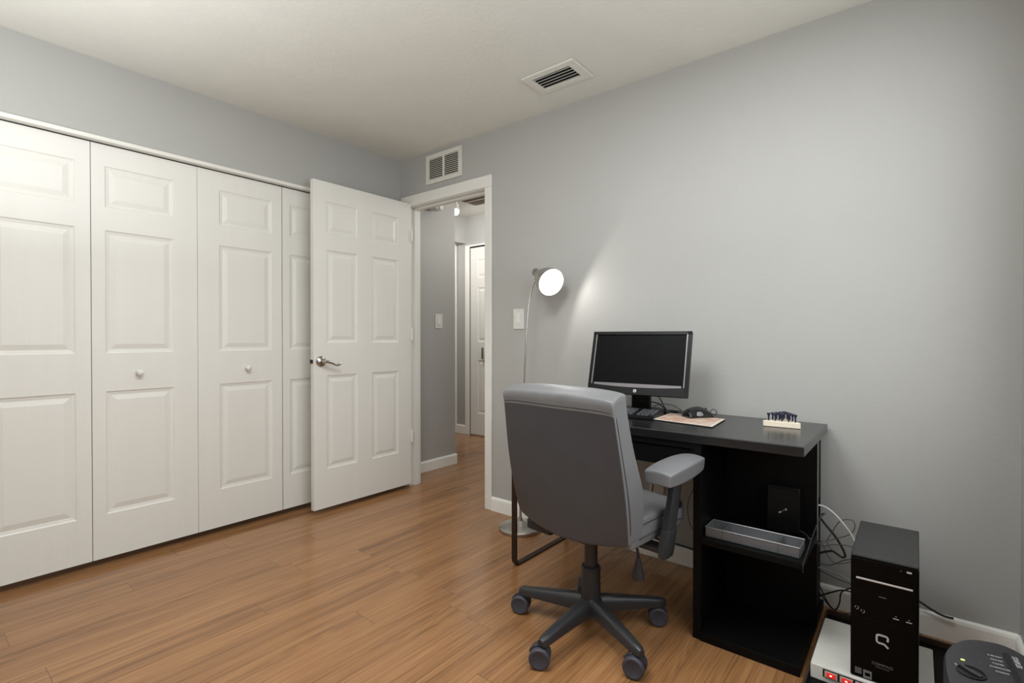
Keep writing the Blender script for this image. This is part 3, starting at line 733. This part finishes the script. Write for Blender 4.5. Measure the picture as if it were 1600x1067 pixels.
# Q shaped emblem: a rounded open square with a tail
bm = bmesh.new()
FT = frame_T((2.972, yf, .212), (1, 0, 0), (0, 0, 1))
w2 = .0135; rr = .006; q = []
pth = [(.0125, -.0025)]
for cx_, cy_, a0 in ((w2 - rr, .012 - rr, 0), (-w2 + rr, .012 - rr, 90), (-w2 + rr, -.012 + rr, 180)):
    for a in range(0, 91, 18): pth.append((cx_ + rr * math.cos(R(a0 + a)), cy_ + rr * math.sin(R(a0 + a))))
pth += [(.003, -.012), (.0065, -.0135), (.0145, -.0215)]
hw = .0026
L_ = []; R_ = []
for i, (x, z) in enumerate(pth):
    a = Vector(pth[max(i - 1, 0)]); b = Vector(pth[min(i + 1, len(pth) - 1)]); d = (b - a).normalized()
    L_.append((x - d.y * hw, z + d.x * hw)); R_.append((x + d.y * hw, z - d.x * hw))
rings = [[FT @ Vector((l[0], l[1], 0)), FT @ Vector((l[0], l[1], .0012)), FT @ Vector((r[0], r[1], .0012)), FT @ Vector((r[0], r[1], 0))] for l, r in zip(L_, R_)]
ring_loft(bm, rings); obj('letter_emblem', bm, M['logo'], tw)
text('maker_name', 'COMPAQ', .0105, frame_T((2.972, yf - .0004, .1345), (1, 0, 0), (0, 0, 1)) @ Matrix.Diagonal((1.15, 1, 1, 1)), M['logodim'], tw, .0003, .0002)
text('model_name', 'PRESARIO', .0058, frame_T((2.972, yf - .0004, .1255), (1, 0, 0), (0, 0, 1)) @ Matrix.Diagonal((1.3, 1, 1, 1)), M['logodim'], tw, .0003)
boxes('sticker', M['logodim'], tw, [(2.905, 2.922, yf - .0006, yf, .088, .106)], .0002)
s2 = boxes('sticker', M['stickgrey'], tw, [(2.926, 2.947, yf - .0006, yf, .081, .105)], .0002)
boxes('sticker_print', M['towerfront'], s2, [(2.930, 2.943, yf - .0009, yf - .0006, .088, .098)])

# ------------------------------------------------------------------ shredder
sh = empty('paper_shredder', (3.20, -1.0, 0), 'charcoal paper shredder with a dial and printed top in the corner', 'shredder')
SZ = .40
ol = [(3.097, -.985), (3.098, -.955), (3.105, -.920), (3.117, -.885), (3.137, -.852), (3.160, -.833), (3.180, -.826), (3.199, -.822), (3.220, -.829), (3.238, -.846), (3.262, -.872), (3.284, -.908), (3.298, -.95), (3.306, -1.00),
      (3.308, -1.06), (3.300, -1.12), (3.285, -1.165), (3.255, -1.20), (3.215, -1.212), (3.175, -1.205), (3.140, -1.18), (3.115, -1.14), (3.102, -1.09), (3.097, -1.03)]
ol = [tuple(p)[:2] for p in smooth_path([(*p, 0) for p in ol + ol[:1]], 3)][:-1]
cxs = sum(p[0] for p in ol) / len(ol); cys = sum(p[1] for p in ol) / len(ol)
def sc(k): return [(cxs + (x - cxs) * k, cys + (y - cys) * k) for x, y in ol]
bm = bmesh.new()
ring_loft(bm, [[Vector((x, y, z)) for x, y in sc(k)] for k, z in ((.90, .295), (.99, .30), (1.0, .33), (1.0, .385), (.985, .396), (.96, .4))])
obj('cutter_head', bm, M['shred'], sh, smooth=True, angle=50)
bm = bmesh.new(); ring_loft(bm, [[Vector((x, y, z)) for x, y in sc(k)] for k, z in ((.78, .0), (.80, .01), (.90, .294))]); obj('waste_bin', bm, M['shreddk'], sh, smooth=True)
a_ = Vector((3.206, -.868, SZ)); b_ = Vector((3.226, -1.10, SZ)); sd = (b_ - a_).normalized(); sn = Vector((-sd.y, sd.x, 0))   # towards +x
bm = bmesh.new()
vs = [a_ - sn * .005, a_ + sn * .005, b_ + sn * .005, b_ - sn * .005]
ring_loft(bm, [[v + Vector((0, 0, .0003)) for v in vs], [v + Vector((0, 0, .0012)) for v in vs]]); obj('paper_slot', bm, M['ventdk'], sh)
dc = Vector((3.141, -1.005, SZ))
bm = bmesh.new(); lathe(bm, [(.0235, 0), (.0245, .001), (.0245, .003), (.022, .0035), (.0215, .001), (.001, .0012)], 40, Matrix.Translation(dc)); dl = obj('dial', bm, M['shreddk'], sh, smooth=True)
bm = bmesh.new(); gridbox(bm, [-1, -.8, 0, .8, 1], [-1, 0, 1], [0, 1], lambda u, v, w: dc + Matrix.Rotation(R(-38), 3, 'Z') @ Vector((u * .0205, v * .0048 * (1 - .4 * u * u), .001 + w * .006))); obj('dial_grip', bm, M['shred'], dl, bevel=.002)
bm = bmesh.new(); lathe(bm, [(.0003, 0), (.0032, 0), (.0028, .0014), (.0003, .0018)], 16, Matrix.Translation((3.130, -.958, SZ)) @ Matrix.Diagonal((1.3, .8, 1, 1))); obj('indicator_light', bm, M['led'], sh)
bm = bmesh.new(); lathe(bm, [(.0003, 0), (.0016, 0), (.0003, .0005)], 12, Matrix.Translation((3.160, -.945, SZ))); obj('printed_dot', bm, M['logodim'], sh)
def st_text(s, size, pos, mm=M['print'], bold=0., wid=1.):
    # lettering reads along the slot
    return text('printed_lettering', s, size, frame_T((*pos, SZ + .0006), sd, Vector((0, 0, 1)).cross(sd)) @ Matrix.Diagonal((wid, 1, 1, 1)), mm, sh, .0003, bold)
st_text('STAPLES', .0125, (3.2215, -.897), M['print'], .0004)
def st_rows(s, size, pos):
    rt = Vector((sn.x, sn.y, 0)) * 1
    return text('printed_lettering', s, size, frame_T((*pos, SZ + .0006), rt, Vector((0, 0, 1)).cross(rt)), M['print'], sh, .0003, .0001)
for s, k in (('8-SHEET', 0), ('CROSS', 1), ('PAPER', 2), ('SHREDDER', 3), ('CARDS', 4)):
    p = a_ + sd * (.028 + .0165 * k) - sn * .022
    st_rows(s, .0068, (p.x, p.y))
bm = bmesh.new()
lathe(bm, [(.0003, 0), (.0019, 0), (.0003, .0006)], 10, Matrix.Translation((3.117, -.985, SZ)))
for dy in (-.006, -.012): box(bm, 3.117, 3.121, -.985 + dy, -.983 + dy, SZ, SZ + .0006)
obj('dial_mark', bm, M['print'], sh)

# ------------------------------------------------------------------ floor lamp
fl = empty('floor_lamp', (1.262, -.145, 0), 'silver gooseneck floor lamp lit against the grey wall', 'floor lamp')
bm = bmesh.new(); lathe(bm, [(.001, .0005), (.121, .0005), (.124, .004), (.124, .017), (.120, .021), (.06, .034), (.03, .042), (.016, .052), (.013, .07), (.001, .072)], 56, Matrix.Translation((1.262, -.145, 0))); obj('lamp_base', bm, M['brushed'], fl, smooth=True)
cap = Vector((1.334, -.088, 1.487)); dsc = Vector((1.487, -.158, 1.413)); ax = (dsc - cap).normalized()
bm = bmesh.new(); tube(bm, [(1.262, -.145, .06), (1.274, -.144, .45), (1.285, -.142, .80)], .0075, 12); obj('lamp_pole', bm, M['brushed'], fl, smooth=True)
bm = bmesh.new(); tube(bm, smooth_path([(1.285, -.142, .80), (1.291, -.140, .95), (1.298, -.138, 1.10), (1.303, -.132, 1.22), (1.309, -.122, 1.32), (1.322, -.106, 1.41), tuple(cap + ax * .012 + Vector((0, 0, -.018)))], 8), .0052, 10); obj('gooseneck', bm, M['steel'], fl, smooth=True)
LT = Matrix.Translation(cap) @ ax.to_track_quat('Z', 'Y').to_matrix().to_4x4()
Ls = (dsc - cap).length
bm = bmesh.new(); lathe(bm, [(.001, -.014), (.021, -.013), (.0245, -.006), (.0245, .032), (.030, .040), (.048, .075), (.068, .125), (.0775, Ls), (.0755, Ls), (.066, .125), (.046, .077), (.028, .044), (.001, .040)], 44, LT, cap=False)
shd = obj('lamp_shade', bm, M['brushed'], fl, smooth=True, angle=60)
bm = bmesh.new(); lathe(bm, [(.001, Ls - .006), (.04, Ls - .0065), (.0745, Ls - .010), (.0745, Ls - .012), (.001, Ls - .012)], 40, LT); obj('lamp_bulb', bm, M['lampbulb'], shd, smooth=True)

# ------------------------------------------------------------------ office chair (local frame: +y is where the sitter faces)
ch = empty('office_chair', (2.09, -.775, 0), 'grey leather swivel office chair seen from behind at the desk', 'office chair', rz=R(-6.9))
def cobj(name, bm, m, parent=ch, **k): return obj(name, bm, m, parent, world=False, **k)
# star base
bm = bmesh.new(); lathe(bm, [(.02, .072), (.05, .075), (.052, .088), (.047, .118), (.037, .134), (.02, .138)], 30); cobj('base_hub', bm, M['plastic'], smooth=True)
cas_a = [R(a + 6.9) for a in (48, 124, 191, 266, 333)]
CR = .283
def leg_bm(a):
    bm = bmesh.new(); c, s = math.cos(a), math.sin(a); d = Vector((c, s, 0)); nrm = Vector((-s, c, 0))
    rings = []
    for t_, w, zt, zb in ((.02, .027, .136, .082), (.06, .027, .134, .080), (.14, .023, .124, .078), (.22, .020, .113, .076), (.262, .0185, .106, .074), (.286, .017, .103, .073), (.300, .011, .097, .076)):
        p = d * t_; h = zt - zb
        rings.append([p + nrm * (x * w) + Vector((0, 0, zb + y * h)) for x, y in ((-1, 0), (-1, .55), (-.8, .85), (-.45, 1), (.45, 1), (.8, .85), (1, .55), (1, 0))])
    ring_loft(bm, rings); return bm
def caster_parts(a, roll):
    c, s = math.cos(a), math.sin(a); p = Vector((c * CR, s * CR, 0))
    cx_ = Vector((math.cos(roll), math.sin(roll), 0))         # axle direction
    off = Vector((-cx_.y, cx_.x, 0)) * -.012                   # wheels trail behind the stem
    q = p + off
    bm = bmesh.new(); tube(bm, [p + Vector((0, 0, .05)), p + Vector((0, 0, .082))], .0075, 10)
    T = frame_T(q + Vector((0, 0, .0365)), Vector((-cx_.y, cx_.x, 0)), (0, 0, 1)); 
    # hood over the wheels
    prof = []
    for k in range(9):
        an = R(20 + k * 17.5); prof.append((math.cos(an) * .040, math.sin(an) * .040))
    inner = [(x * .86, y * .86) for x, y in prof[::-1]]
    prism(bm, prof + inner, -.008, .008, T)
    h = cobj('caster', bm, M['caster'], smooth=True, bevel=.0015)
    for sg in (-1, 1):
        w = bmesh.new(); lathe(w, [(.001, .008), (.034, .008), (.036, .011), (.036, .025), (.0335, .029), (.028, .0300), (.0265, .029), (.001, .029)], 30, T @ Matrix.Diagonal((1, 1, sg, 1)))
        wo = obj('wheel', w, M['caster_face'], h, smooth=True, world=False, angle=50)
for a, roll in zip(cas_a, (R(-60), R(20), R(-70), R(-62), R(-80))):
    cobj('leg', leg_bm(a), M['plastic'], smooth=True)
    caster_parts(a, roll + R(6.9))
bm = bmesh.new(); lathe(bm, [(.03, .125), (.0365, .13), (.0355, .236), (.0375, .238), (.0375, .246), (.033, .25), (.024, .25)], 28); cobj('column_sleeve', bm, M['plastic'], smooth=True)
bm = bmesh.new(); lathe(bm, [(.0245, .24), (.0255, .36), (.031, .375), (.001, .378)], 24); cobj('gas_column', bm, M['plastic'], smooth=True)
# mechanism under the seat
bm = bmesh.new(); box(bm, -.055, .055, -.11, .13, .372, .404); box(bm, -.195, -.075, -.15, -.05, .378, .418); cobj('tilt_mechanism', bm, M['rubber'], bevel=.008)
# seat cushion
xs = [-1, -.93, -.7, -.35, 0, .35, .7, .93, 1]
ys = [-1, -.93, -.6, -.2, .2, .6, .9, 1]
zs = [0, .12, .5, .88, 1]
def seatfn(u, v, w):
    x = u * (.252 - .016 * max(0, v) ** 3); y = .080 + v * .195
    if w >= .5: z = .452 + (w - .5) * 2 * (.050 + .012 * (1 - u * u) - .02 * max(0, v) ** 4)
    else: z = .400 + w * 2 * .052 + .010 * u * u * (1 - 2 * w)
    return Vector((x * (1 - .03 * abs(w - .5)), y, z))
bm = bmesh.new(); gridbox(bm, xs, ys, zs, seatfn); sc_ = cobj('seat', bm, M['leather'], sub=2)
bm = bmesh.new()
for zz, xx in ((.482, .2515), (.440, .2535)):
    pts = [(xx * .965, .25, zz - .012)] + [(xx - .016 * max(0, (y - .08) / .195) ** 3, y, zz) for y in (.18, .1, 0, -.07)]
    tube(bm, smooth_path(pts, 4), .0022, 6)
cobj('seam', bm, M['leather_seam'], sc_)
# backrest
xs = [-1, -.965, -.85, -.5, -.25, 0, .25, .5, .85, .965, 1]
ss = [0, .025, .12, .3, .45, .6, .75, .88, .955, 1]
ts = [0, .12, .5, .88, 1]
def rear_y(s): return -.132 - .085 * s - .012 * math.sin(math.pi * s) * (1 - .6 * s) - .012 * s * s
def backfn(u, t_, s):
    hwid = .250 + .016 * math.sin(math.pi * min(1, s * 1.15)) * (1 - s * .55)
    zb = .400 + .030 * abs(u) ** 2.2
    zt = .940 - .012 * abs(u) ** 6
    z = zb + (zt - zb) * s
    th = .084 - .006 * s + .034 * math.exp(-((s - .27) / .24) ** 2)
    if s < .15: th *= .72 + .28 * s / .15
    y = rear_y(s) + th * t_ - (.010 + .030 * (1 - s) ** 2) * (1 - u * u) * (1 - t_) + .016 * (1 - u * u) * t_
    # the top rolls over towards the front
    if s > .955: y += .006
    if s > .95 and t_ < .2: z -= .018
    return Vector((u * hwid, y, z))
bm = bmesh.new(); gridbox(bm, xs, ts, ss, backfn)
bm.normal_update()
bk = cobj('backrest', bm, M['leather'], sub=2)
bk.data.materials.append(M['leather_shaded'])
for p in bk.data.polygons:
    if p.normal.y < -.8 and p.center.z < .860: p.material_index = 1                # shade on the rear faces, put in as a darker leather
bm = bmesh.new()
def onback(u, t_, s, out=(0, 0, 0)): return backfn(u, t_, s) + Vector(out)
tube(bm, smooth_path([onback(u, 0, .885, (0, .0005, 0)) for u in (-.96, -.8, -.5, 0, .5, .8, .96)], 4), .0028, 6)
tube(bm, smooth_path([onback(1, .2, .93, (-.010, .0, 0))] + [onback(1, .14, s, (.0005, 0, 0)) for s in (.85, .7, .5, .3, .15, .08)], 4), .0015, 6)
tube(bm, smooth_path([onback(-1, .2, .93, (.010, .0, 0))] + [onback(-1, .14, s, (-.0005, 0, 0)) for s in (.85, .7, .5, .3, .15, .08)], 4), .0015, 6)
cobj('seam', bm, M['leather_seam'], bk)
# arms
for sg in (1, -1):
    px = .292 * sg
    def padfn(u, v, w):
        wd = .057 * (1 - .06 * v) * (1 - .18 * abs(v) ** 4)
        return Vector((px + u * wd * (1 - .10 * (1 - w)),   .104 + v * .132, .620 + w * (.064 - .010 * u * u - .007 * abs(v) ** 3) + (1 - w) * .006 * abs(v) ** 2 + .008 * v))
    bm = bmesh.new(); gridbox(bm, [-1, -.85, 0, .85, 1], [-1, -.9, -.5, 0, .5, .88, 1], [0, .2, .75, 1], padfn)
    ar = cobj('armrest', bm, M['leather'], sub=2)
    bm = bmesh.new()
    oct_ = ((-1, -.6), (-.6, -1), (.6, -1), (1, -.6), (1, .6), (.6, 1), (-.6, 1), (-1, .6))
    ring_loft(bm, [[Vector((px + .016 * cx_ * k, yc + .030 * cy_ * k, z)) for cx_, cy_ in oct_] for z, yc, k in ((.42, .045, 1.0), (.61, .100, .95), (.630, .104, .95))])
    obj('arm_post', bm, M['plastic'], ar, smooth=True, world=False)
    bm = bmesh.new()
    ring_loft(bm, [[Vector((px + .019 * cx_ * k, yc + .034 * cy_ * k, z)) for cx_, cy_ in oct_] for z, yc, k in ((.362, .026, .6), (.368, .028, .9), (.385, .033, 1.), (.45, .052, 1.0), (.455, .053, .95))])
    obj('arm_sleeve', bm, M['plastic'], ar, smooth=True, world=False)
    bm = bmesh.new(); box(bm, min(px, px - .20 * sg), max(px, px - .20 * sg), .005, .060, .376, .394)
    obj('arm_bracket', bm, M['plastic'], ar, bevel=.003, world=False)
    bm = bmesh.new(); lathe(bm, [(.001, 0), (.016, 0), (.016, .008), (.012, .012), (.001, .012)], 18, frame_T((px + .004 * sg, .105, .53), (-1, 0, 0), (0, 0, 1)))
    obj('height_button', bm, M['rubber'], ar, smooth=True, world=False)
# lever with a cone shaped grip hanging under the seat
bm = bmesh.new(); tube(bm, smooth_path([(.10, .0, .385), (.19, -.004, .380), (.206, -.006, .365), (.208, -.006, .335)], 4), .005, 8)
lv = cobj('height_lever', bm, M['rubber'], smooth=True)
bm = bmesh.new(); lathe(bm, [(.001, .347), (.008, .345), (.0115, .33), (.0195, .29), (.0225, .277), (.021, .270), (.001, .268)], 24, Matrix.Translation((.208, -.006, 0)) @ Matrix.Diagonal((1, .8, 1, 1))); obj('lever_grip', bm, M['plastic'], lv, smooth=True, world=False)

# ------------------------------------------------------------------ light
def area(name, loc, rot, sx, sy, power, col=(1, 1, 1), spread=180):
    l = bpy.data.lights.new(name, 'AREA'); l.shape = 'RECTANGLE'; l.size = sx; l.size_y = sy; l.energy = power; l.color = col; l.spread = R(spread)
    o = bpy.data.objects.new(name, l); COL.objects.link(o); o.location = loc; o.rotation_euler = rot; return o
# daylight through the window in the right wall
area('window_daylight', (3.42, (WY0 + WY1) / 2, (WZ0 + WZ1) / 2), (0, R(90), 0), WZ1 - WZ0 - .1, WY1 - WY0 - .1, 18, (.95, .98, 1.0))
# fill lamps added out of view to even out the brightness
def point(name, loc, power, rad, col=(1, 1, 1)):
    l = bpy.data.lights.new(name, 'POINT'); l.energy = power; l.shadow_soft_size = rad; l.color = col
    o = bpy.data.objects.new(name, l); COL.objects.link(o); o.location = loc; return o
area('bounce_fill', (1.5, -2.7, 1.5), (R(180), 0, 0), 1.8, 1.3, 37, (.93, .967, 1.0))  # added fill, turned up to brighten the ceiling
area('ceiling_fill', (1.95, -1.72, 2.41), (0, 0, 0), .8, .8, 27, (.93, .967, 1.0))  # added overhead fill for the walls and doors
area('corner_fill', (2.75, -1.05, 2.41), (0, 0, 0), .3, .3, 7, (.96, .98, 1.0))  # added fill that lifts the dark right corner
point('hall_fill', (.6, 1.0, 2.1), 14, .15, (1, .98, .95))  # added fill for the hall, with no fixture of its own
tl = bpy.data.lights.new('track_light_beam', 'SPOT'); tl.energy = 34; tl.spot_size = R(125); tl.spot_blend = .6; tl.shadow_soft_size = .06; tl.color = (1, .985, .965)
to = bpy.data.objects.new('track_light_beam', tl); COL.objects.link(to); to.location = (-.335, .965, 2.235)
to.rotation_euler = Vector((-.25, .75, -.45)).to_track_quat('-Z', 'Y').to_euler()
point('hall_end_fill', (-1.7, 1.25, 2.1), 9, .12, (1, .96, .9))  # added fill for the far end of the hall
sp = bpy.data.lights.new('floor_lamp_beam', 'SPOT'); sp.energy = 1.9; sp.spot_size = R(170); sp.spot_blend = .1; sp.shadow_soft_size = .03; sp.color = (1, .97, .93)
so = bpy.data.objects.new('floor_lamp_beam', sp); COL.objects.link(so); so.location = dsc + ax * .012
so.rotation_euler = ax.to_track_quat('-Z', 'Y').to_euler()

w = bpy.data.worlds.new('sky'); S.world = w; w.use_nodes = True
w.node_tree.nodes['Background'].inputs[0].default_value = (.75, .85, 1, 1); w.node_tree.nodes['Background'].inputs[1].default_value = .4

# ------------------------------------------------------------------ camera
cd = bpy.data.cameras.new('camera'); cd.sensor_width = 36; cd.lens = 36 * 786 / 1600; cd.clip_start = .02
co = bpy.data.objects.new('camera', cd); COL.objects.link(co)
co.location = (3.047, -2.442, 1.111); co.rotation_euler = (R(90 - .44), 0, R(38.8))
S.camera = co
S.view_settings.view_transform = 'Standard'
S.view_settings.look = 'None'
S.view_settings.exposure = .14
